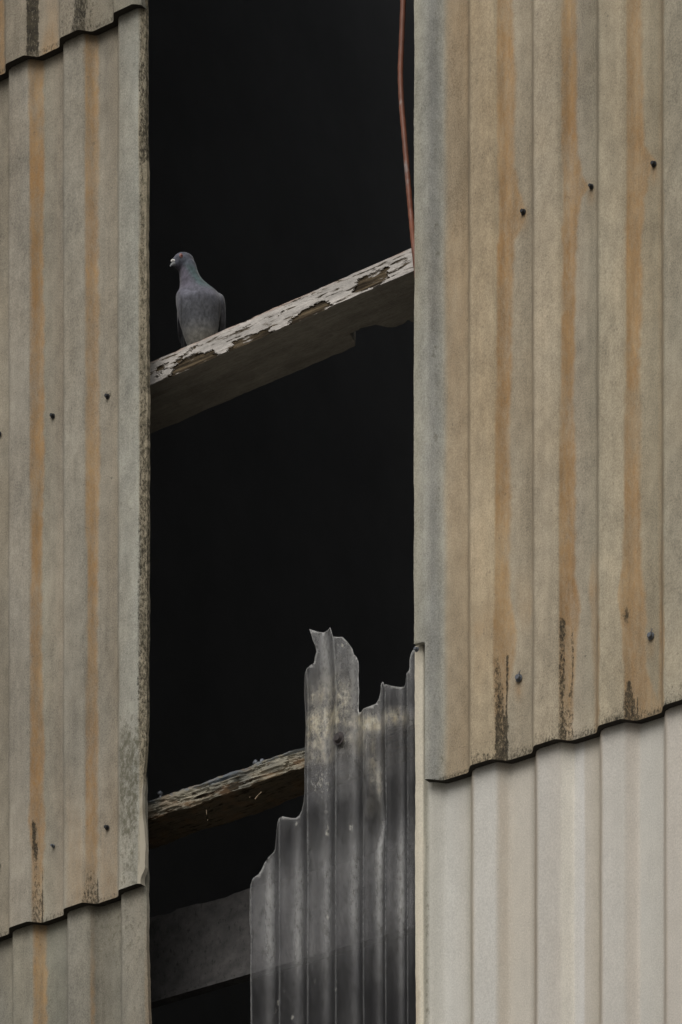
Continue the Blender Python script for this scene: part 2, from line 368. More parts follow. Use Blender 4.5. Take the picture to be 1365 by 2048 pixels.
# ---- long right sheet (bottom left corner mitred away)
ribsR = [810, 940, 1067.5, 1197, 1327]
RB = ((940, 1531), (1327, 1411))
def marksR(U, V, X, Z):
    S1 = [(-900, 993, 1024, .8), (0, 993, 1025, .8), (90, 994, 1027, .95), (150, 995, 1031, .9), (330, 996, 1030, .85), (385, 997, 1040, .85), (425, 997, 1056, .75), (450, 997, 1046, .8), (480, 997, 1029, .95), (600, 994, 1026, .85), (800, 992, 1022, .95), (880, 991, 1020, .7), (1000, 991, 1023, .9), (1120, 991, 1020, .85), (1200, 989, 1020, .95), (1260, 987, 1034, .85), (1310, 988, 1030, .75), (1360, 988, 1019, .85), (1440, 989, 1014, .6), (1500, 990, 1012, .3)]
    S2 = [(-900, 1124, 1153, .8), (0, 1124, 1153, .85), (200, 1124, 1154, .95), (300, 1124, 1156, .85), (350, 1126, 1166, .85), (376, 1126, 1180, .7), (395, 1126, 1166, .8), (440, 1126, 1154, .95), (600, 1125, 1151, 1), (700, 1123, 1150, 1), (800, 1121, 1148, .8), (900, 1120, 1152, .85), (1000, 1119, 1152, .95), (1150, 1119, 1150, .9), (1220, 1119, 1162, .85), (1290, 1119, 1152, .7), (1400, 1119, 1148, .75), (1480, 1119, 1146, .4)]
    S3 = [(-900, 1252, 1283, .7), (0, 1253, 1284, .7), (200, 1254, 1286, .75), (290, 1254, 1288, .85), (320, 1254, 1312, .7), (350, 1253, 1300, .75), (400, 1252, 1289, .9), (500, 1252, 1284, .95), (600, 1252, 1285, 1), (770, 1252, 1278, 1), (785, 1251, 1282, .6), (900, 1249, 1284, .7), (1000, 1249, 1281, .8), (1120, 1246, 1282, .75), (1190, 1236, 1290, .85), (1250, 1244, 1294, .8), (1330, 1248, 1290, .75), (1390, 1250, 1312, .65), (1430, 1250, 1326, .6)]
    r = np.maximum.reduce([band(U, V, S1, sr=5), band(U, V, S2, sr=4), band(U, V, S3, sr=5, seed=8),
        band(U, V, [(1080, 1187, 1198, 0), (1180, 1178, 1198, .55), (1230, 1184, 1198, .45), (1430, 1190, 1199, .55)], sl=5, sr=2),
        band(U, V, [(1050, 1318, 1328, .2), (1250, 1320, 1328, .65), (1420, 1316, 1328, .6)], sl=4, sr=1.5),
        .6*np.exp(-((U-958)/16)**2-((V-1258)/26)**2), band(U, V, [(-900, 890, 938, .22), (40, 895, 938, .32), (300, 892, 938, .12), (480, 892, 938, .28), (800, 892, 936, .2), (1200, 895, 935, .12), (1500, 890, 935, .1)], sl=10, sr=6),
        band(U, V, [(1180, 940, 990, .12), (1240, 945, 990, .34), (1300, 950, 990, .18), (1400, 950, 990, .0)], sl=6, sr=6),
        band(U, V, [(1120, 1030, 1066, 0), (1220, 1035, 1064, .3), (1280, 1040, 1060, 0)], sl=8, sr=5)])
    bot = line_dist(U, V, *RB)
    low = np.exp(-np.clip(bot, 0, 999)/120.0)
    b = np.maximum.reduce([band(U, V, [(1290, 988, 996, 0), (1320, 987, 999, .62), (1400, 987, 1010, .75), (1440, 988, 1016, .85), (1520, 988, 1018, .9)], sl=3, sr=3),
        band(U, V, [(1300, 1013, 1016, 0), (1312, 1013, 1017, 1), (1500, 1013, 1017.5, 1)], sl=1.2, sr=1.2, wob=1.2),
        band(U, V, [(1228, 1117, 1132, 0), (1240, 1118, 1134, .9), (1300, 1119, 1130, .72), (1360, 1118, 1133, .82), (1400, 1119, 1130, .8), (1480, 1118, 1135, .85)], sl=2, sr=3),
        band(U, V, [(1240, 1143, 1147, 0), (1270, 1142, 1147, .7), (1360, 1143, 1148, .8), (1400, 1132, 1148, .6), (1470, 1132, 1148, .7)], sl=2, sr=2),
        .85*np.exp(-((U-1253)/11)**2-((V-1232)/24)**2),
        band(U, V, [(1350, 1254, 1262, 0), (1365, 1252, 1264, .95), (1400, 1247, 1272, .8), (1440, 1246, 1276, .85)], sl=3, sr=3),
        band(U, V, [(1380, 1273, 1276, 0), (1395, 1273, 1277, .9), (1430, 1273, 1277, .9)], sl=1.2, sr=1.2, wob=1),
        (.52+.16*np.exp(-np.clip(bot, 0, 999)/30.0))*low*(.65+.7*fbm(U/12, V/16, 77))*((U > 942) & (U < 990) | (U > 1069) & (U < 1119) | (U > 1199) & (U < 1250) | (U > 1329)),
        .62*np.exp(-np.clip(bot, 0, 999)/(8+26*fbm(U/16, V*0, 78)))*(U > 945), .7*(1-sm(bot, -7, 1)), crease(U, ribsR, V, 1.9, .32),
        band(U, V, [(-900, 860, 890, .12), (1100, 862, 888, .18), (1250, 862, 888, .1), (1390, 858, 885, .2), (1400, 855, 870, .4), (1410, 860, 870, .1)], sl=5, sr=5),
        .95*np.exp(-((V-1293)/2.0)**2)*sm(U, 836, 840)*(1-sm(U, 852, 857))])
    for su, sv in ((1047, 427), (1183, 376), (1308, 331), (1302, 1276), (1038, 1362)):
        b = np.maximum(b, .72*np.exp(-((U-su)/8)**2-((V-sv)/12)**2))
    b = np.maximum(b, .95*np.exp(-((U-1172)/4)**2-((V-1313)/4)**2))
    for su, sv in ((1047, 440), (1183, 388), (1308, 345), (1302, 1292), (1038, 1378)): r = np.maximum(r, .5*np.exp(-((U-su)/9)**2-((V-sv)/22)**2))
    m = np.maximum.reduce([band(U, V, [(-900, 860, 882, .30), (200, 862, 882, .38), (600, 860, 880, .42), (1000, 862, 882, .38), (1200, 864, 880, .32), (1300, 868, 886, .2), (1560, 884, 892, .55)], sl=6, sr=6),
        .40*low, U*0+.12])
    return np.stack([r, b, m, U*0], 1)
bR = base_fn([(800, (140, 137, 124)), (833, (138, 135, 122)), (854, (134, 133, 125)), (864, (126, 126, 121)), (876, (126, 126, 120)), (886, (133, 131, 121)), (897, (139, 128, 109)), (936, (136, 123, 102)), (944, (148, 135, 113)), (990, (146, 133, 110)), (1018, (140, 131, 114)), (1063, (132, 123, 106)), (1072, (147, 137, 119)), (1120, (145, 135, 116)), (1150, (139, 131, 116)), (1192, (131, 124, 108)), (1202, (145, 136, 117)), (1250, (144, 134, 114)), (1282, (137, 128, 109)), (1322, (127, 119, 101)), (1332, (135, 128, 112)), (1900, (135, 127, 109))], seed=14, sat=.95,
    grade=lambda U, V: .98+.08*sm(V, 0, 800))
zR = edge_line(*RB, -DEPTH)
ZN = at(829, 1293, -.02).z
xa = at(829, 1000, -.028).x; xb = at(857, 1000, -.022).x
eR = edge_x([(-400, 829.5), (600, 829), (1400, 828.5)], -.028)
def xlR(z): z = np.asarray(z); return np.where(z < ZN, xb+.004*np.clip((ZN-z)/.3, 0, 1)*0, eR(z))
sheetR = make_sheet('cladding_sheet', Y_UP, ribsR, xlR, None, zR, lambda x: np.asarray(x)*0+at(1000, -1300).z, M_SHEET, bR, marksR,
    'long tan cement sheet with three rust stripes, right of the opening', GRP, xa, RX, dz=.0062)
for u, v, m_, r_, tl in ((1047, 424, M_DARKMETAL, .0053, False), (1183, 373, M_DARKMETAL, .0044, False), (1308, 328, M_DARKMETAL, .0053, False), (1038, 1356, M_BLUEMETAL, .0070, True), (1302, 1272, M_BLUEMETAL, .0068, True)):
    screw(sheetR, u, v, -.003, m_, r_, tl)

# ---- pale lower right sheet
ribsW = [817, 945.7, 1073.5, 1203, 1331.8]
def marksW(U, V, X, Z):
    r = np.maximum.reduce([band(U, V, [(1500, 994, 1012, .12), (1600, 995, 1022, .16), (2900, 995, 1025, .1)], sl=6, sr=12), .6*crease(U, ribsW[1:], V, 4.0, .45), band(U, V, [(1900, 830, 838, .1), (1990, 830, 839, .4), (2900, 830, 838, .3)])])
    b = np.maximum.reduce([crease(U, ribsW[1:], V, 1.5, .25), crease(U, [852], V, 1.6, .6), .9*np.exp(-((U-1312)/2.2)**2-((V-1902)/3.4)**2),
                           .55*np.exp(-((U-996)/8)**2-((V-1740)/5)**2), .9*sm(line_dist(U, V, *RB), -2, 10)*(U > 860)])  # last term blackens the strip behind the lap as painted shadow
    m = np.maximum(.15*crease(U, ribsW[1:], V, 5, 1.0), band(U, V, [(1500, 850, 862, .3), (1900, 851, 862, .45), (2900, 852, 866, .3)], sl=2, sr=6))
    return np.stack([r, b, m, U*0], 1)
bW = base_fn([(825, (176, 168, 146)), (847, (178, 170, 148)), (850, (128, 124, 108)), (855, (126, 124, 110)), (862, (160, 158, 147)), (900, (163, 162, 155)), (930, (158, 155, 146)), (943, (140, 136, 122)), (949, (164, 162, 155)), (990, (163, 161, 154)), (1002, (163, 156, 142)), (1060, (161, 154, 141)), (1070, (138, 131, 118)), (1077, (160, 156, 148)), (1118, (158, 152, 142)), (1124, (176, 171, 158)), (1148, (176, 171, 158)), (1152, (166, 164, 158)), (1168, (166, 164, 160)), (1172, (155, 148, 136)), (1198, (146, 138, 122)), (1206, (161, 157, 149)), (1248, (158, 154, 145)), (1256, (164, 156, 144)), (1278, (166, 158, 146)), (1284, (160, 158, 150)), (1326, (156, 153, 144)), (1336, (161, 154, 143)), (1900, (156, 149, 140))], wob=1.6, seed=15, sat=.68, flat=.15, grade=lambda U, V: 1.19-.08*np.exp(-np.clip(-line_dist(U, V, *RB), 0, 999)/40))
xg = at(851, 1500, Y_LOW-DEPTH).x
def beadW(X, Z): return -.007*(1-sm(X, xg-.004, xg+.002))
xw0 = at(831.5, 1500, Y_LOW-DEPTH-.006).x
eW = edge_x([(1290, 830.5), (1500, 831.5), (1900, 832), (2048, 832.5), (2900, 834)], Y_LOW-DEPTH-.006)
sheetW = make_sheet('cladding_sheet', Y_LOW, ribsW, eW, None, lambda x: np.asarray(x)*0+at(1000, 2900).z, lambda x: np.asarray(x)*0+at(831, 1296, Y_LOW-DEPTH).z, M_PALE, bW, marksW,
    'clean pale grey cement sheet without rust, at the bottom right', GRP, xw0, RX, dx=.003, extra=beadW)
screw(sheetW, 834, 1299, -.030, M_BLUEMETAL, .0045)  # small bluish metal clip at the corner, built with the screw shape

# ------------------------------------------------------------------ timber
def wood_material(name):
    k = NB(name)
    A = k.n('ShaderNodeAttribute', attribute_name='base'); M = k.n('ShaderNodeAttribute', attribute_name='marks')
    sp = k.n('ShaderNodeSeparateColor'); k.L(M.outputs['Color'], sp.inputs[0])
    gr = k.noise(46, 6, (.10, 1, 1), .7); fine = k.noise(260, 4, (.3, 1, 1), .7); blot = k.noise(22, 4, (.6, 1, 1))
    v = k.math('ADD', k.ramp(gr, .3, .7, .72, 1.18), k.ramp(fine, .3, .7, -.16, .16))
    v = k.math('MULTIPLY', v, k.ramp(blot, .3, .7, .84, 1.12))
    comb = k.n('ShaderNodeCombineColor')
    for i in range(3): k.L(v, comb.inputs[i])
    c = k.mix(1.0, A.outputs['Color'], comb.outputs[0], 'MULTIPLY')
    bn = k.noise(110, 5, (.22, 1, 1), .7)
    f = k.math('MULTIPLY', k.math('SUBTRACT', k.math('ADD', k.ramp(bn, .25, .75), sp.outputs[1]), 1.0), 4.5, clamp=True)
    c = k.mix(f, c, k.mix(k.ramp(k.noise(70, 5, (.07, 1, 1.6), .7), .46, .66), (.028, .021, .013), (.170, .130, .080)))
    c = k.mix(k.math('MULTIPLY', sp.outputs[0], .8, clamp=True), c, (.25, .14, .07))
    c = k.mix(sp.outputs[2], c, (.13, .17, .22))
    k.col(c); k.rough(.9, .15)
    k.bump(k.math('ADD', gr, k.math('MULTIPLY', fine, .5)), .6, .003); return k.m
M_WOOD = wood_material('weathered_timber')
def inpoly(U, V, poly):
    ins = np.zeros(len(U), bool); n = len(poly)
    for i in range(n):
        x1, y1 = poly[i]; x2, y2 = poly[(i+1) % n]
        c = ((y1 > V) != (y2 > V)) & (U < (x2-x1)*(V-y1)/((y2-y1) or 1e-9)+x1)
        ins ^= c
    return ins
def plank(name, y0, top, h, depth_fn, cols, marks, recess, label, group, x0, x1, dx=.003, nh=18, nd=40, rag=.0015, cat='timber rail'):
    """rail: front face y0, top edge line top(x), height h; depth_fn(x) gives its depth in y. Dense cross-section loop."""
    n = int((x1-x0)/dx); xs = np.linspace(x0, x1, n+1)
    dep = depth_fn(xs)
    loop = []
    for i in range(nh): loop.append((0, 1-i/nh))                    # front, top to bottom
    for i in range(nd): loop.append((i/nd, 0))                      # underside
    for i in range(4): loop.append((1, i/4))
    for i in range(10): loop.append((1-i/10, 1))
    loop = np.array(loop); m = len(loop)
    A = np.repeat(xs[:, None], m, 1); fd = loop[None, :, 0]; fh = loop[None, :, 1]
    zt = top(A)
    rt = (fbm(A*40, A*0, 21)-.5)*2*rag; rb = (fbm(A*35, A*0+3, 22)-.5)*2*rag
    hh = h(A) if callable(h) else h
    Z = zt-hh+rb+(hh+rt-rb)*fh
    Y = y0+dep[:, None]*fd+(fbm(A*30, fh*3+fd*5, 23)-.5)*.002
    # soften the arrises
    U, V = survey(A, Y, Z)
    rec = recess(U.ravel(), V.ravel()).reshape(A.shape)*(fd < .001)*sm(1-fh, .0, .12)
    Y = Y+rec
    P = np.stack([A.ravel(), Y.ravel(), Z.ravel()], 1)
    i = np.arange(n)[:, None]*m; j = np.arange(m)[None, :]; j2 = (j+1) % m
    fc = np.stack([(i+j).ravel(), (i+j2).ravel(), (i+m+j2).ravel(), (i+m+j).ravel()], 1).tolist()
    fc.append(list(range(m))[::-1]); fc.append([n*m+q for q in range(m)])
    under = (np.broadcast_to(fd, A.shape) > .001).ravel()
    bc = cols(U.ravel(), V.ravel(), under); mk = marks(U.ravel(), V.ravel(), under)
    root = empty(name, ((x0+x1)/2, y0+.05, float(top(0.0))-.03))
    tag(root, label, cat, group)
    o = mesh_obj('plank', P, fc, M_WOOD, None, False, {'base': bc, 'marks': mk}); keep(o, root)
    return root
def z1(X, Y, k=2.4375, ox=290, oy=440): return (ox+X/k, oy+Y/k)
YP = .056
pa, pb = z1(30, 693), z1(1310, 132)
topP = edge_line(pa, pb, YP)
HP = at(565, 600, YP).z-at(565, 646, YP).z
flakes = [[(120, 762), (150, 705), (200, 672), (250, 645), (290, 652), (328, 632), (352, 662), (345, 690), (260, 722), (180, 756)],
          [(405, 655), (425, 598), (470, 575), (540, 552), (622, 516), (612, 552), (575, 575), (500, 610), (430, 655)],
          [(700, 515), (722, 478), (765, 440), (800, 430), (840, 400), (890, 395), (905, 425), (860, 452), (790, 486), (730, 518)],
          [(1005, 352), (1012, 335), (1040, 285), (1100, 262), (1150, 240), (1186, 225), (1180, 265), (1190, 285), (1120, 325), (1060, 345)],
          [(60, 720), (100, 695), (125, 688), (95, 722), (70, 760), (58, 770)], [(140, 690), (190, 655), (255, 606), (262, 612), (200, 662), (155, 700)], [(655, 455), (680, 442), (672, 460)], [(480, 525), (510, 508), (500, 525)]]
flakes = [[z1(*p) for p in f] for f in flakes]
def flake_mask(U, V):
    W_ = V+U*.43; uu = U+(fbm(U/9, W_/2.6, 31)-.5)*26; vv = V+(fbm(U/9, W_/2.6, 32)-.5)*6-(uu-U)*.40
    r = np.zeros(len(U))
    for i, f in enumerate(flakes): r = np.maximum(r, inpoly(uu, vv, f)*(1.0 if i < 4 else .8))
    return r
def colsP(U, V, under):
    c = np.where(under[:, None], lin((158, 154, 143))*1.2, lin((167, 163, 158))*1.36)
    d = line_dist(U, V, (pa[0], pa[1]), pb)     # towards the top edge a tan rim
    rim = np.exp(-np.abs(d)/2.2)*(~under)*sm(fbm(U/22, V/22, 6), .4, .6)
    c = c*(1-.6*rim[:, None])+lin((150, 110, 80))*.6*rim[:, None]
    return np.hstack([c, np.ones((len(U), 1))])
def marksP(U, V, under):
    f = flake_mask(U, V)*(~under)
    f2 = f*sm(fbm(U/26, (V+U*.43)/3.4, 41), .38, .56)
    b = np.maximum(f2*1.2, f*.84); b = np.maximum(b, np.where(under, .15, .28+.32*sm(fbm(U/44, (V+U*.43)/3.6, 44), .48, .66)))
    return np.stack([.12*under, b, U*0, U*0+1], 1)
bite = [z1(*p) for p in ((1035, 600), (1008, 562), (1050, 530), (1130, 514), (1185, 526), (1230, 505), (1290, 488))]
zbot = lambda x: float(topP(x))-HP
bx = []; 
for u, v in bite:
    p = at_z(u, v, zbot(0.2)); p = at_z(u, v, zbot(p.x)); bx.append((p.x, p.y-YP))
DP = at_z(*z1(500, 827), zbot(0.0)).y-YP
bxs = sorted(bx)
def depP(x):
    d = np.interp(x, [b[0] for b in bxs], [b[1] for b in bxs], left=DP, right=DP)
    d = np.where((x < bxs[0][0]) | (x > bxs[-1][0]), DP, np.minimum(d, DP))
    return d+(fbm(x*25, x*0, 51)-.5)*np.where((x > bxs[0][0]-.01) & (x < bxs[-1][0]+.03), .030, .004)
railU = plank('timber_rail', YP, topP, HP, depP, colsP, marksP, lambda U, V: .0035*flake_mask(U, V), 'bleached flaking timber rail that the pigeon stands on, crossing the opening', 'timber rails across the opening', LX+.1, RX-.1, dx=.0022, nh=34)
# lower rail: split, lichen covered
la, lb = (298, 1603), (606, 1494)
YL = .064
topL = edge_line(la, lb, YL)
HL = at(450, 1547, YL).z-at(450, 1586, YL).z
topL2 = lambda x: topL(x)+(fbm(np.asarray(x)*20, np.asarray(x)*0, 61)-.5)*.006
def colsL(U, V, under):
    g = fbm(U/60, V/60, 62)[:, None]
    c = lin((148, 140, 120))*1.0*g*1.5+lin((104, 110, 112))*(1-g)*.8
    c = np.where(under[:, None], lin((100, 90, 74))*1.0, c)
    return np.hstack([c, np.ones((len(U), 1))])
def marksLo(U, V, under):
    n = fbm(U/40+V/40, (V+U*.34)/4.0, 63); d = line_dist(U, V, la, lb)*-1
    b = .22+.42*sm(n, .48, .66)
    b = b+.35*np.exp(-((U-455)/26)**2-((V-1560)/14)**2)
    b = b+.35*sm(d, 16, 30)*(~under)
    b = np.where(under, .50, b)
    blue = .75*np.exp(-((U-440)/40)**2)*sm(14-d, 0, 9)*(~under)*sm(fbm(U/10, V/5, 64), .35, .6)
    blue = np.maximum(blue, .5*(d < 5)*(~under)*sm(fbm(U/12, V/9, 65), .4, .6))
    return np.stack([.3*sm(fbm(U/30, V/12, 66), .5, .7), b, blue, U*0+1], 1)
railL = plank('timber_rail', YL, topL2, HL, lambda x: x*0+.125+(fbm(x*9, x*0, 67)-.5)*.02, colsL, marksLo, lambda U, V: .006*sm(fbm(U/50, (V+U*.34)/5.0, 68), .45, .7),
    'rough split mossy timber rail, the lower one, running behind the torn translucent sheet', 'timber rails across the opening', LX+.1, RX-.1, rag=.003)
for u, v in ((321, 1588), (512, 1526), (525, 1524)):
    p = at(u, v, YL+.012); bm = bmesh.new()
    bmesh.ops.create_icosphere(bm, subdivisions=2, radius=.0075, matrix=Matrix.Translation(p))
    bmesh.ops.create_cone(bm, cap_ends=True, segments=8, radius1=.004, radius2=.0035, depth=.03, matrix=Matrix.Translation(p-Vector((0, 0, .012))))
    for q in bm.verts: q.co += Vector((random.uniform(-1, 1), random.uniform(-1, 1), random.uniform(-1, 1)))*.0012
    bm_obj('bolt', bm, M_BLUEMETAL, railL, True)
for (u, v, pts) in ((505, 1596, [(-5, -2), (0, 0), (6, 2), (10, -4), (18, -12)]), (414, 1628, [(-1, -8), (0, 0), (1, 9), (2, 12)])):
    bm = bmesh.new(); prev = None
    for k, (a, b) in enumerate(pts):
        zb_ = None
        p = at(u+a, v+b, YL-.002+.02)
        ring = [bm.verts.new(p+Vector((math.cos(t)*.0014, 0, math.sin(t)*.0014))) for t in (0, 2.1, 4.2)]
        if prev:
            for q in range(3): bm.faces.new((prev[q], prev[(q+1) % 3], ring[(q+1) % 3], ring[q]))
        prev = ring
    bm_obj('splinter', bm, simple('raw_splinter', (.55, .42, .28)), railL)

# ------------------------------------------------------------------ rusted steel girder inside
kg = NB('rusted_steel')
n1 = kg.noise(20, 6, (1, 1, 1.2), .7); n2 = kg.noise(90, 5, (1, 1, .6), .7)
cg = kg.mix(kg.ramp(n1, .35, .65), (.065, .064, .064), (.125, .12, .118)); cg = kg.mix(kg.ramp(n2, .55, .66), cg, (.045, .045, .045)); kg.col(cg); kg.rough(.85, .2); kg.bump(n2, .5, .002)
YG = .30
ga = lambda X, Y: (290+X/2.395, 1500+Y/2.395)
gt = edge_line(ga(45, 800), ga(500, 668), YG); gb = edge_line(ga(45, 1198), ga(515, 1062), YG)
groot = empty('steel_girder', (0, YG, float(gb(0))))
tag(groot, 'dark pitted steel girder inside the opening, at the bottom below both timber rails', 'girder')
xs = np.linspace(LX+.1, RX-.1, 260); bm = bmesh.new(); rows = []
for x in xs:
    t = float(gt(x))+(float(fbm(np.array([x*22.]), np.array([0.]), 71)[0])-.5)*.014; b = float(gb(x))
    rows.append([bm.verts.new(c) for c in ((x, YG, t), (x, YG, b), (x, YG+.012, b), (x, YG+.012, t))])
for r, q in zip(rows, rows[1:]):
    for i in range(4): bm.faces.new((r[i], r[(i+1) % 4], q[(i+1) % 4], q[i]))
bm.faces.new(rows[0]); bm.faces.new(rows[-1][::-1])
bm_obj('web_plate', bm, kg.m, groot)
bm = bmesh.new(); rows = []
for x in xs[::8].tolist()+[xs[-1]]:
    b = float(gb(x))
    rows.append([bm.verts.new(c) for c in ((x, YG-.012, b-.002), (x, YG-.012, b-.010), (x, YG+.02, b-.010), (x, YG+.02, b-.002))])
for r, q in zip(rows, rows[1:]):
    if (q[0].co-r[0].co).length < 1e-6: continue
    for i in range(4): bm.faces.new((r[i], r[(i+1) % 4], q[(i+1) % 4], q[i]))
bm_obj('flange', bm, kg.m, groot)

# ------------------------------------------------------------------ torn translucent sheet
kt = NB('grimy_translucent_plastic')
A = kt.n('ShaderNodeAttribute', attribute_name='marks'); sp = kt.n('ShaderNodeSeparateColor'); kt.L(A.outputs['Color'], sp.inputs[0])
dirt = sp.outputs[0]; tan = kt.math('MULTIPLY', sp.outputs[1], kt.ramp(kt.noise(55, 5, (1, 1, .6), .75), .36, .60, .25, 1.15), clamp=True)
gn = kt.noise(16, 5, (1, 1, .45), .65); fn = kt.noise(160, 4, (1, 1, .6), .7); sn = kt.noise(60, 4, (1, 1, .10))
lw = kt.n('ShaderNodeLayerWeight'); lw.inputs[0].default_value = .35
DN = kt.n('ShaderNodeAttribute', attribute_name='grime_and_sheen')
op = kt.math('MULTIPLY', DN.outputs['Fac'], kt.math('ADD', kt.ramp(gn, .3, .7, .70, 1.25), kt.ramp(sn, .35, .7, 0, .40)))
op = kt.math('ADD', op, kt.math('MULTIPLY', lw.outputs['Facing'], .10))
spk = kt.math('MULTIPLY', kt.math('SUBTRACT', kt.math('ADD', kt.ramp(fn, .25, .75), dirt), 1.0), 2.0, clamp=True)
op = kt.math('ADD', op, kt.math('MULTIPLY', spk, .75), clamp=True)
op = kt.math('ADD', op, kt.math('MULTIPLY', tan, .62), clamp=True)
op = kt.math('ADD', op, kt.math('MULTIPLY', sp.outputs[2], .8), clamp=True)
op = kt.math('MAXIMUM', op, kt.math('MULTIPLY', A.outputs['Alpha'], .9))
ct = kt.mix(kt.ramp(gn, .35, .7), (.175, .175, .182), (.27, .27, .268))
ct = kt.mix(spk, ct, (.36, .345, .28)); ct = kt.mix(sp.outputs[2], ct, (.42, .425, .41))
ct = kt.mix(kt.math('MULTIPLY', tan, .8), ct, kt.mix(kt.ramp(kt.noise(40, 4), .35, .65), (.36, .30, .18), (.56, .52, .40)))
ct = kt.mix(kt.ramp(kt.noise(120, 5, (1, 1, .5), .75), .46, .68, 0, .75), ct, (.075, .072, .058))
ct = kt.mix(A.outputs['Alpha'], ct, (.05, .045, .035))
kt.col(ct); kt.rough(.42, .5)
kt.bump(kt.math('ADD', gn, kt.math('MULTIPLY', fn, .25)), .5, .003)
tr = kt.n('ShaderNodeBsdfTransparent'); tr.inputs[0].default_value = (.80, .80, .82, 1)
mx = kt.n('ShaderNodeMixShader'); kt.L(op, mx.inputs[0]); kt.L(tr.outputs[0], mx.inputs[1]); kt.L(kt.b.outputs[0], mx.inputs[2]); kt.L(mx.outputs[0], kt.out.inputs[0])
YT = .038; TA = .0105
tk = [at(u, 1500, YT-.008).x for u in (500, 557, 613.6, 670, 726, 770, 814, 858)]
def phT(x): return np.interp(x, [tk[0]-.085*4]+tk+[tk[-1]+.085*4], [-4]+list(range(len(tk)))+[len(tk)+3])
out = [(629.5, 1264.6), (640, 1266.5), (648.5, 1265.7), (658, 1261), (664.6, 1257), (668, 1263), (670.5, 1268), (674.9, 1279), (685, 1280), (691.6, 1278), (698, 1285.7), (704, 1297), (705.6, 1306.8), (711, 1313), (713.8, 1320.8), (714.4, 1330), (712.4, 1353), (714, 1382), (713, 1404), (713, 1422), (723, 1424), (738, 1417.5), (749.6, 1406), (754, 1394), (756, 1382), (757, 1367.7), (760.7, 1360.4), (764.8, 1363), (770, 1370.7), (778, 1372.5), (788, 1373.6), (805, 1371), (811, 1367), (814, 1361), (817, 1350), (824, 1345.7), (825.8, 1320), (830, 1303), (845, 1285), (870, 1285), (905, 1285), (905, 2400), (505, 2400), (505, 2048), (505, 1943), (507, 1876), (503, 1842), (503.8, 1784), (506, 1772), (511, 1760), (520, 1750), (524, 1740), (528, 1724), (533, 1712), (541, 1703), (546, 1697), (549, 1687), (552.7, 1661), (557.7, 1646), (564, 1639), (571, 1635.9), (582, 1636), (588.4, 1634.4), (594, 1628), (599, 1618), (604.5, 1602), (608, 1588), (609, 1575.8), (607.8, 1540), (609, 1494), (612, 1459), (610.5, 1438), (608.5, 1417), (607, 1400), (607.5, 1385), (610, 1368), (614, 1352), (621, 1342), (629, 1335), (634, 1329), (638, 1306), (636.5, 1295), (633.8, 1285)]
pl = []
for i, (u, v) in enumerate(out):                      # subdivide the outline
    u2, v2 = out[(i+1) % len(out)]; L_ = math.hypot(u2-u, v2-v); n = max(1, int(L_/7))
    for k in range(n):
        t = k/n; jx, jy = (random.uniform(-.7, .7), random.uniform(-.7, .7)) if k and L_ < 200 else (0, 0)
        p = at(u+(u2-u)*t+jx, v+(v2-v)*t+jy, YT); pl.append((p.x, p.z))
X2 = np.array([p[0] for p in pl]); Z2 = np.array([p[1] for p in pl])
pts = [Vector(p) for p in pl]; ed = [(i, (i+1) % len(pl)) for i in range(len(pl))]
gx = np.arange(X2.min(), X2.max(), .0036); gz = np.arange(Z2.min(), Z2.max(), .009)
GX, GZ = np.meshgrid(gx, gz); GX = GX.ravel(); GZ = GZ.ravel(); GX = GX+.0018*(np.round(GZ/.009).astype(int) % 2)
ins = inpoly(GX, GZ, pl)
dmin = np.full(len(GX), 9.0)
for a, b in pl: dmin = np.minimum(dmin, (GX-a)**2+(GZ-b)**2)
ok = ins & (dmin > .003**2)
pts += [Vector((a, b)) for a, b in zip(GX[ok], GZ[ok])]
res = delaunay_2d_cdt(pts, ed, [list(range(len(pl)))], 1, 1e-6)
vv = np.array([(p.x, p.y) for p in res[0]]); tri = [list(f) for f in res[2]]
X, Z = vv[:, 0], vv[:, 1]
ph = phT(X)
cdent = at(755, 1640, YT)
dent = .016*np.exp(-((X-cdent.x)/.022)**2-((Z-cdent.z)/.05)**2)
Y = YT-TA*np.cos(2*math.pi*(ph-.12))*(1-.0)-.006*np.clip(fbm(X*8, Z*5, 81)-.5, -1, 1)+dent
Y = Y-.012*sm(Z, at(640, 1400, YT).z, at(640, 1260, YT).z)
U, V = survey(X, Y, Z)
def gs(u, v, a, b, s=1.): return s*np.exp(-((U-u)/a)**2-((V-v)/b)**2)
beam = lambda off: 1490-(U-606)*.33+off
dirt = .06+.22*sm(fbm(U/25, V/60, 82), .5, .7)
dirt = np.maximum.reduce([dirt, gs(640, 1445, 30, 40, .7), gs(690, 1400, 22, 60, .62), gs(625, 1400, 14, 40, .42), gs(640, 1560, 30, 60, .55), gs(655, 1600, 8, 120, .45), gs(655, 1800, 4, 170, .38), gs(676, 1290, 8, 60, .42), gs(703, 1340, 10, 30, .45),
    gs(593, 1648, 4, 8, .9), gs(655, 1665, 6, 12, .85), gs(702, 1656, 7, 7, .95), gs(690, 1664, 5, 4, .9), gs(765, 1650, 5, 12, .6), gs(557, 2005, 3.5, 9, .95), gs(585, 2034, 5, 6, 1), gs(672, 1976, 3, 6, .9), gs(685, 1288, 2.2, 12, .9), gs(526, 1930, 6, 12, .5), gs(655, 1832, 5, 10, .7), gs(626, 1389, 4, 8, .8), gs(778, 1406, 3, 3, .9), gs(645, 1545, 22, 16, .5)])
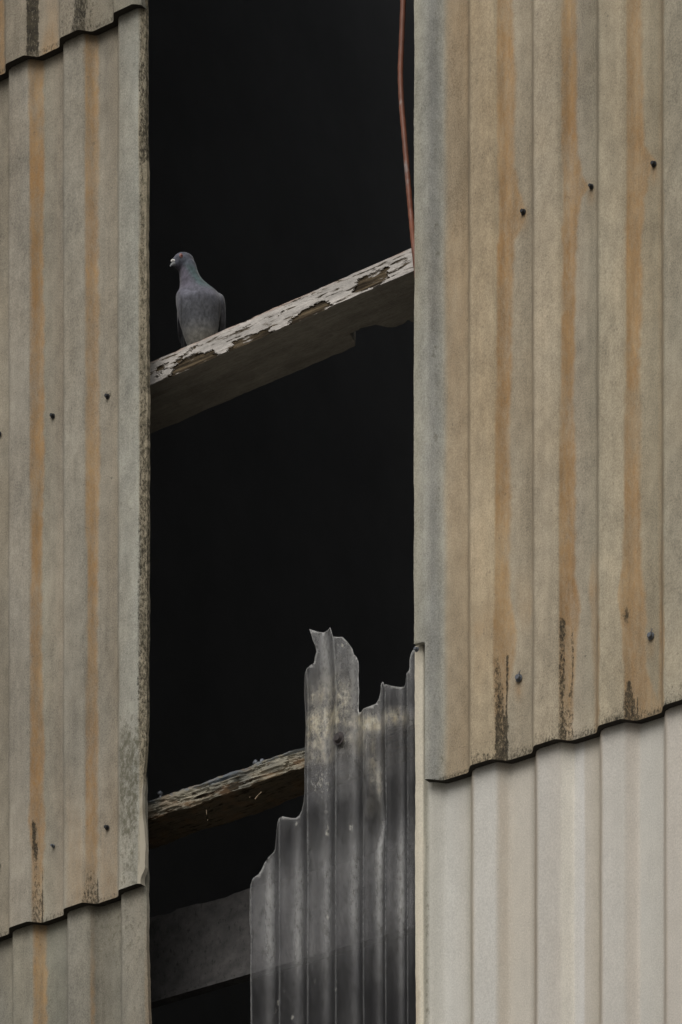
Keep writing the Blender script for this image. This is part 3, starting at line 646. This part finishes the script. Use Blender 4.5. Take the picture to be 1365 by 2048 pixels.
tan = 1.25*np.maximum.reduce([gs(665, 1430, 34, 34, .8), gs(640, 1440, 26, 26, 1.0), gs(720, 1445, 60, 14, .75), gs(655, 1395, 40, 40, .5), gs(635, 1465, 30, 34, 1.1)*(U < 690), gs(680, 1400, 26, 50, .55), gs(735, 1445, 34, 20, 1.0), gs(790, 1434, 24, 15, 1.0), gs(640, 1510, 30, 18, .55), gs(700, 1475, 40, 25, .5), gs(745, 1530, 10, 60, .55), gs(757, 1560, 7, 50, .5), gs(690, 1425, 18, 30, .5), gs(725, 1480, 30, 30, .4)])
tan = np.clip(tan*(.25+1.5*fbm(U/8, V/13, 83)), 0, 1)
dark = np.maximum.reduce([gs(742, 1615, 12, 22, .85), gs(728, 1580, 6, 40, .5), gs(817, 1436, 2.6, 9, 1.0), gs(552, 2022, 2.5, 6, .9), gs(700, 1462, 14, 6, .5), .34*sm(V+.33*(U-606), 1500, 1530)*(1-sm(V+.33*(U-606), 1580, 1650))*sm(U, 655, 700)])
# bright cut edge
edm = np.full(len(X), 9.0)
for a, b in pl: edm = np.minimum(edm, (X-a)**2+(Z-b)**2)
rim = .75*np.exp(-edm/(.0030**2))
nv = len(X); V3 = np.vstack([np.stack([X, Y, Z], 1), np.stack([X, Y+.0016, Z], 1)])
pf = (ph-.12) % 1.0
q = np.minimum(np.abs(pf-.93), 1-np.abs(pf-.93)); q2 = np.abs(pf-.45)
rib_glint = .46*np.exp(-(q/.030)**2)*(.6+.6*fbm(X*40, Z*4, 84))  # rib-line and mid-rib highlights painted as pale opacity, plus a dust band
off = V+.33*(U-640); fz = sm(off, 1640, 1760)*(1-sm(off, 1850, 1960))
rib_glint = np.maximum(rib_glint, (.09+.22*fz+.14*sm(fbm(U/40, V/160, 85), .45, .7))*np.exp(-(q2/.16)**2)*(1+0*U)+.07*fz)
rib_glint = rib_glint+.16*sm(-V, -1440, -1300)*(1+np.exp(-(q2/.12)**2))*(.4+1.2*fbm(X*60, Z*9, 87))
rim = np.maximum(rim, rib_glint)
mk = np.stack([dirt, tan, rim, dark], 1); mk = np.vstack([mk, mk])
fcs = [f for f in tri]; a0 = tri[0]; 
orient = (vv[a0[1]][0]-vv[a0[0]][0])*(vv[a0[2]][1]-vv[a0[0]][1])-(vv[a0[1]][1]-vv[a0[0]][1])*(vv[a0[2]][0]-vv[a0[0]][0])
fr = fcs if orient > 0 else [f[::-1] for f in fcs]
bk = [[q+nv for q in f[::-1]] for f in fr]
cnt = {}
for f in fr:
    for i in range(len(f)):
        e = (f[i], f[(i+1) % len(f)]); cnt[e] = 1
side = [[b, a, a+nv, b+nv] for (a, b) in cnt if (b, a) not in cnt]
troot = empty('translucent_sheet', (float(X.mean()), YT, float(Z.min())))
tag(troot, 'torn grimy translucent corrugated plastic sheet standing in the bottom of the opening', 'plastic sheet')
pt = fbm(U/45, V/90, 95)
rl = V+.33*(U-606); rz = sm(rl, 1470, 1500)*(1-sm(rl, 1590, 1640))
dens = .085+.10*sm(-V, -1500, -1330)-.03*sm(V, 1900, 1990)+.15*rz+.085*fz+.07*sm(pt, .50, .72)*sm(-V, -1950, -1700)+.05*np.exp(-(q2/.2)**2)  # grime opacity; last term repeats the painted mid-rib highlight
dens = dens*(1-.30*np.exp(-((U-790)/22)**2-((V-1560)/90)**2))
dn = np.repeat(np.concatenate([dens, dens])[:, None], 4, 1)
o = mesh_obj('corrugated_panel', V3, fr+bk+side, kt.m, None, True, {'marks': mk, 'grime_and_sheen': dn}); keep(o, troot)
screw(troot, 678, 1477, YT-.016, M_RUSTCAP, .0125, False, True)

# ------------------------------------------------------------------ cable
def tube(name, pts, r, mat, parent=None, n=12, sub=8):
    P = []
    for i in range(len(pts)-1):
        p0 = pts[max(i-1, 0)]; p1 = pts[i]; p2 = pts[i+1]; p3 = pts[min(i+2, len(pts)-1)]
        for k in range(sub):
            t = k/sub
            P.append(.5*((2*p1)+(-p0+p2)*t+(2*p0-5*p1+4*p2-p3)*t*t+(-p0+3*p1-3*p2+p3)*t**3))
    P.append(pts[-1]); vs = []; fs = []
    for i, p in enumerate(P):
        d = (P[min(i+1, len(P)-1)]-P[max(i-1, 0)]).normalized(); a = d.cross(Vector((.3, 1, .1))).normalized(); b = d.cross(a)
        rr = r*(1+.05*math.sin(i*1.7))
        for k in range(n):
            t = 2*math.pi*k/n; vs.append(p+a*math.cos(t)*rr+b*math.sin(t)*rr)
    for i in range(len(P)-1):
        for k in range(n): fs.append((i*n+k, i*n+(k+1) % n, (i+1)*n+(k+1) % n, (i+1)*n+k))
    fs.append(tuple(range(n))[::-1]); fs.append(tuple((len(P)-1)*n+k for k in range(n)))
    o = mesh_obj(name, vs, fs, mat, None, True)
    if parent: keep(o, parent)
    return o
kc = NB('orange_red_cable'); q = kc.noise(22, 4, (1, 1, .5)); q2 = kc.noise(14, 4, (1, 1, .7))
kc.col(kc.mix(kc.ramp(q2, .60, .70), kc.mix(kc.ramp(q, .3, .7), (.23, .082, .045), (.15, .062, .038)), (.27, .24, .225))); kc.rough(.5, .4); kc.bump(q, .2, .001)
YC = .085
cp = [(812, -700), (809, -300), (808, -60), (806.5, 10), (803.5, 90), (801.5, 150), (804, 210), (809, 270), (814, 330), (819, 390), (823.5, 440), (828, 488), (834, 545), (842, 620)]
cb = tube('cable', [at(u, v, YC if v < 480 else YP-.012) for u, v in cp], .0068, kc.m)
tag(cb, 'thin red-orange cable hanging down the right side of the dark opening', 'cable')

# ------------------------------------------------------------------ pigeon
foot = at(402, 683, YP+.001); foot.y = YP+.062
# move the foot point along the sight plane so it sits on the rail's top
pz = float(topP(foot.x)); ft = at_z(400, 721, pz)
PX, PY = ft.x, ft.y; PZ = float(topP(PX))+.001
def loc(r, f, z): return Vector((PX, PY, PZ))+RT*r-FW*f+UP*z
def loft(bm, rings, n=28):
    """rings: (r, f, z, half width, half depth, tilt) stacked along a spine; closed with end caps"""
    prev = None; R_ = []
    for (r, f, z, a, b, tilt) in rings:
        ring = []
        for k in range(n):
            t = 2*math.pi*k/n; x = math.cos(t)*a; y = math.sin(t)*b
            ring.append(bm.verts.new(loc(r+x, f+y*math.cos(tilt), z+y*math.sin(tilt))))
        if prev:
            for k in range(n): bm.faces.new((prev[k], prev[(k+1) % n], ring[(k+1) % n], ring[k]))
        prev = ring; R_.append(ring)
    bm.faces.new(R_[0][::-1]); bm.faces.new(R_[-1])
def spl(tab, m=6):
    t = np.array(tab, float); x = np.arange(len(t)); o = []
    for i in range(len(t)-1):
        p0 = t[max(i-1, 0)]; p1 = t[i]; p2 = t[i+1]; p3 = t[min(i+2, len(t)-1)]
        for k in range(m):
            s = k/m; o.append(.5*((2*p1)+(-p0+p2)*s+(2*p0-5*p1+4*p2-p3)*s*s+(-p0+3*p1-3*p2+p3)*s**3))
    o.append(t[-1]); return [tuple(q) for q in o]
bm = bmesh.new()
# trunk and neck, from vent to just under the crown
loft(bm, spl([(-.006, .000, .022, .008, .008, .4), (-.004, .000, .030, .021, .019, .4), (.001, .000, .046, .0345, .030, .4), (.001, .002, .070, .0430, .041, .4), (-.001, .007, .098, .0500, .050, .3),
    (-.002, .010, .125, .0550, .052, .15), (-.003, .008, .145, .0560, .047, 0), (-.005, .004, .160, .0530, .040, 0), (-.008, .002, .172, .0440, .034, 0), (-.0145, .002, .184, .0350, .030, 0), (-.021, .003, .196, .0285, .0275, 0), (-.026, .004, .210, .0245, .0255, 0), (-.030, .005, .224, .0235, .024, 0), (-.032, .006, .236, .0215, .022, 0), (-.035, .006, .246, .0160, .016, 0), (-.036, .006, .251, .006, .007, 0)]))
loft(bm, spl([(.002, -.010, .060, .030, .026, .9), (.003, -.035, .048, .024, .020, 1.1), (.004, -.06, .038, .018, .012, 1.2)]))
# tail
loft(bm, spl([(.004, -.030, .050, .026, .016, 1.1), (.004, -.070, .036, .024, .009, 1.3), (.005, -.11, .024, .026, .005, 1.35), (.005, -.15, .012, .030, .004, 1.4), (.005, -.165, .008, .028, .003, 1.4)]))
# folded wings
for s in (1, -1):
    o_ = .002 if s > 0 else .006
    loft(bm, spl([(s*.034+o_, -.004, .163, .010, .014, 0), (s*.045+o_, -.004, .152, .014, .026, .1), (s*.0515+o_, -.010, .130, .0105, .036, .3), (s*.0545+o_, -.018, .108, .0075, .038, .5), (s*.0545+o_, -.030, .090, .0065, .032, .7),
        (s*.048+o_, -.052, .074, .006, .024, .9), (s*.034+o_, -.09, .052, .005, .016, 1.1), (s*.016+o_, -.14, .030, .004, .007, 1.2)]))
# head
HC = loc(-.0400, .010, .2390)
fdir = (RT*-.80-FW*.50+UP*-.26).normalized()
sd_ = fdir.cross(UP).normalized(); ud_ = sd_.cross(fdir).normalized()
hm = Matrix((( *[0]*0, fdir.x, sd_.x, ud_.x, HC.x), (fdir.y, sd_.y, ud_.y, HC.y), (fdir.z, sd_.z, ud_.z, HC.z), (0, 0, 0, 1)))
bmesh.ops.create_uvsphere(bm, u_segments=24, v_segments=16, radius=1, matrix=hm @ Matrix.Diagonal((.0290, .0215, .0212, 1)))
bmesh.ops.create_uvsphere(bm, u_segments=20, v_segments=12, radius=1, matrix=hm @ Matrix.Translation((.016, 0, -.004)) @ Matrix.Diagonal((.0150, .012, .0130, 1)))
bmesh.ops.create_uvsphere(bm, u_segments=20, v_segments=12, radius=1, matrix=hm @ Matrix.Translation((-.004, 0, -.010)) @ Matrix.Diagonal((.023, .0205, .020, 1)))
bmesh.ops.recalc_face_normals(bm, faces=bm.faces)
me = bpy.data.meshes.new('tmp'); bm.to_mesh(me); bm.free()
tmp = bpy.data.objects.new('tmp', me); COL.objects.link(tmp)
md = tmp.modifiers.new('r', 'REMESH'); md.mode = 'VOXEL'; md.voxel_size = .0017
ms = tmp.modifiers.new('s', 'SMOOTH'); ms.iterations = 7; ms.factor = .5
dg = bpy.context.evaluated_depsgraph_get(); ev = tmp.evaluated_get(dg); bme = bpy.data.meshes.new_from_object(ev)
bpy.data.objects.remove(tmp); bme.name = 'body'
nv = len(bme.vertices); P = np.empty(nv*3); bme.vertices.foreach_get('co', P); P = P.reshape(-1, 3)
rel = P-np.array([PX, PY, PZ]); r_ = rel @ np.array(RT); f_ = -(rel @ np.array(FW)); z_ = rel[:, 2]
# feather breakup of the surface
def mixc(a, b, t): return a*(1-t[:, None])+b*t[:, None]
G = lambda *c: np.array(c)[None, :]
n_ = fbm(r_*160, z_*160, 91); n2_ = fbm(r_*60+f_*40, z_*60, 92)
c = np.repeat(G(.125, .128, .142), nv, 0)
c = mixc(c, G(.112, .110, .136), sm(z_, .105, .15))                                   # purplish breast
c = mixc(c, G(.175, .165, .145), sm(-z_, -.095, -.045)*sm(f_, -.06, 0.0))              # paler belly
neck = sm(z_, .148, .175)*(1-sm(z_, .232, .242))
c = mixc(c, G(.108, .097, .125), neck*sm(-(r_+(.25*(z_-.19))), .018, .034)*.9)
c = mixc(c, G(.062, .096, .098), neck*sm(r_+(.62*(z_-.19)), -.026, -.008)*.95)
hd = sm(z_, .214, .228)
c = mixc(c, G(.088, .094, .118), hd*.85)
wing = sm(np.abs(r_-.002), .0480, .0525)*(z_ < .15)
c = mixc(c, G(.045, .045, .052), np.exp(-((np.abs(r_-.002)-.0470)/.0022)**2)*sm(-z_, -.145, -.11)*.8)
c = mixc(c, G(.20, .20, .20), sm(r_, .040, .050)*np.exp(-((z_-.150)/.012)**2)*.6)
c = mixc(c, G(.115, .115, .135), wing)
c = mixc(c, G(.060, .060, .072), wing*sm(-z_, -.105, -.085))
c = 1.02*c*G(.97, 1.0, 1.03)*(.50+1.0*n_)[:, None]*(.85+.3*n2_)[:, None]
at_ = bme.attributes.new('base', 'FLOAT_COLOR', 'POINT'); at_.data.foreach_set('color', np.hstack([c, np.ones((nv, 1))]).astype(np.float32).ravel())
kp = NB('pigeon_plumage'); a_ = kp.n('ShaderNodeAttribute', attribute_name='base'); fe = kp.noise(240, 4, (1, 1, .55), .7)
vor = kp.n('ShaderNodeTexVoronoi'); vor.inputs['Scale'].default_value = 130; kp.L(kp.coord((1, 1, .6)), vor.inputs['Vector'])
cc = kp.n('ShaderNodeCombineColor'); vvv = kp.math('ADD', kp.ramp(fe, .3, .7, .78, 1.22), kp.ramp(vor.outputs['Distance'], 0, .9, .08, -.12))
for i in range(3): kp.L(vvv, cc.inputs[i])
kp.col(kp.mix(1.0, a_.outputs['Color'], cc.outputs[0], 'MULTIPLY')); kp.rough(.75, .25); kp.b.inputs['Sheen Weight'].default_value = .25; kp.bump(kp.math('ADD', fe, vor.outputs['Distance']), .35, .0015)
bme.materials.clear(); bme.materials.append(kp.m); bme.polygons.foreach_set('use_smooth', [True]*len(bme.polygons))
proot = empty('pigeon', (PX, PY, PZ)); tag(proot, 'grey pigeon with green and purple neck, perched on the upper timber rail looking left', 'pigeon')
bo = bpy.data.objects.new('body', bme); COL.objects.link(bo); keep(bo, proot)
# beak with white cere
kb = simple('horn_beak', (.24, .25, .26), .45, 0, .3, 300)
bm = bmesh.new(); n = 14; prev = None
for i in range(9):
    t = i/8; rr = .0060*(1-t)**.7+.0006; cx = .0265+t*.0175; cz = -.0050-.0075*t*t
    ring = [bm.verts.new(hm @ Vector((cx, math.cos(2*math.pi*k/n)*rr*.85, cz+math.sin(2*math.pi*k/n)*rr))) for k in range(n)]
    if prev:
        for k in range(n): bm.faces.new((prev[k], prev[(k+1) % n], ring[(k+1) % n], ring[k]))
    else: bm.faces.new(ring)
    prev = ring
bm.faces.new(prev[::-1])
beak = bm_obj('beak', bm, kb, proot, True)
bm = bmesh.new()
for s in (1, -1): bmesh.ops.create_uvsphere(bm, u_segments=14, v_segments=10, radius=1, matrix=hm @ Matrix.Translation((.0300, s*.0024, .0008)) @ Matrix.Rotation(-.35, 4, 'Y') @ Matrix.Diagonal((.0062, .0030, .0034, 1)))
bm_obj('cere', bm, simple('white_cere', (.82, .82, .80), .6, 0, .1), proot, True)
ke = simple('eye_skin', (.36, .20, .19), .7, 0, .35, 400); ki = simple('red_iris', (.22, .055, .03), .3, 0, .3, 300); kpu = simple('pupil', (.01, .01, .01), .15)
for s in (1, -1):
    def em(x, rad, thick):
        return hm @ Matrix.Translation((.0155, s*(x-.0012), .0060)) @ Matrix.Diagonal((rad, thick, rad, 1))
    bm = bmesh.new(); bmesh.ops.create_uvsphere(bm, u_segments=18, v_segments=12, radius=1, matrix=em(.0182, .0058, .0026)); ey = bm_obj('eye', bm, ke, proot, True)
    bm = bmesh.new(); bmesh.ops.create_uvsphere(bm, u_segments=18, v_segments=12, radius=1, matrix=em(.0194, .0033, .0026)); e2 = bm_obj('iris', bm, ki, None, True); keep(e2, proot)
    e2.parent = ey; e2.matrix_parent_inverse = Matrix.Translation(proot.location).inverted() @ Matrix.Identity(4); e2.matrix_parent_inverse = Matrix.Identity(4)
    bm = bmesh.new(); bmesh.ops.create_uvsphere(bm, u_segments=14, v_segments=10, radius=1, matrix=em(.0208, .0017, .0016)); e3 = bm_obj('pupil', bm, kpu, None, True); e3.parent = ey; e3.matrix_parent_inverse = Matrix.Identity(4)
kl = simple('pink_leg_skin', (.40, .13, .11), .6, 0, .3, 300)
for s in (1, -1):
    bm = bmesh.new()
    def limb(p, q, r1, r2):
        d = (q-p); m = Matrix.Translation((p+q)/2) @ d.to_track_quat('Z', 'Y').to_matrix().to_4x4()
        bmesh.ops.create_cone(bm, cap_ends=True, segments=10, radius1=r1, radius2=r2, depth=d.length*1.08, matrix=m)
    def onrail(r, f):
        p = loc(r, f, 0); p.z = float(topP(p.x))+.0032; return p
    hip = loc(s*.013, -.022, .056); ank = loc(s*.012, -.012, .020); sole = onrail(s*.014, -.008)
    limb(hip, ank, .008, .0038); limb(ank, sole, .0032, .0030)
    for a in (-.5, 0, .5): limb(sole, onrail(s*.014+math.sin(a)*.026, -.008+math.cos(a)*.026), .0030, .0018)
    limb(sole, onrail(s*.014, -.024), .0028, .0016)
    bm_obj('leg', bm, kl, proot, True)

# ------------------------------------------------------------------ building shell (dark interior) and ground
def box(name, a, b, mat, parent):
    bm = bmesh.new(); bmesh.ops.create_cube(bm, size=1, matrix=Matrix.Translation((Vector(a)+Vector(b))/2) @ Matrix.Diagonal((*(Vector(b)-Vector(a)), 1)))
    return bm_obj(name, bm, mat, parent)
zlo = at(150, 2900).z-.02; zhi = at(1000, -1300).z+.02
zhi = min(zhi, at(150, -1300).z)
b0 = empty('warehouse', (0, 4, 0)); tag(b0, 'dark warehouse interior seen through the gap in the cladding', 'building')
box('back_wall', (LX-2, 8, 0), (RX+2, 8.2, 15), M_INT, b0); box('side_wall', (LX-2.2, .2, 0), (LX-2, 8, 15), M_INT, b0); box('side_wall', (RX+2, .2, 0), (RX+2.2, 8, 15), M_INT, b0)
box('roof', (LX-2.2, -.2, 15), (RX+2.2, 5.2, 15.2), M_INT, b0); box('roof', (LX-2.2, 6.3, 15), (RX+2.2, 8.2, 15.2), M_INT, b0)   # unseen open strip added so sky light lifts the interior
box('front_wall', (LX-2.2, .19, 0), (RX+2.2, .2, zlo+.15), M_INT, b0); box('front_wall', (LX-2.2, .24, zhi-.1), (RX+2.2, .26, 15), M_INT, b0)
box('front_wall', (LX-2.2, .24, zlo+.15), (LX+.12, .26, zhi-.1), M_INT, b0); box('front_wall', (RX-.12, .24, zlo+.15), (RX+2.2, .26, zhi-.1), M_INT, b0)
g = mesh_obj('ground', [(-600, -600, 0), (600, -600, 0), (600, 600, 0), (-600, 600, 0)], [(0, 1, 2, 3)], M_GROUND); tag(g, kind='structure')
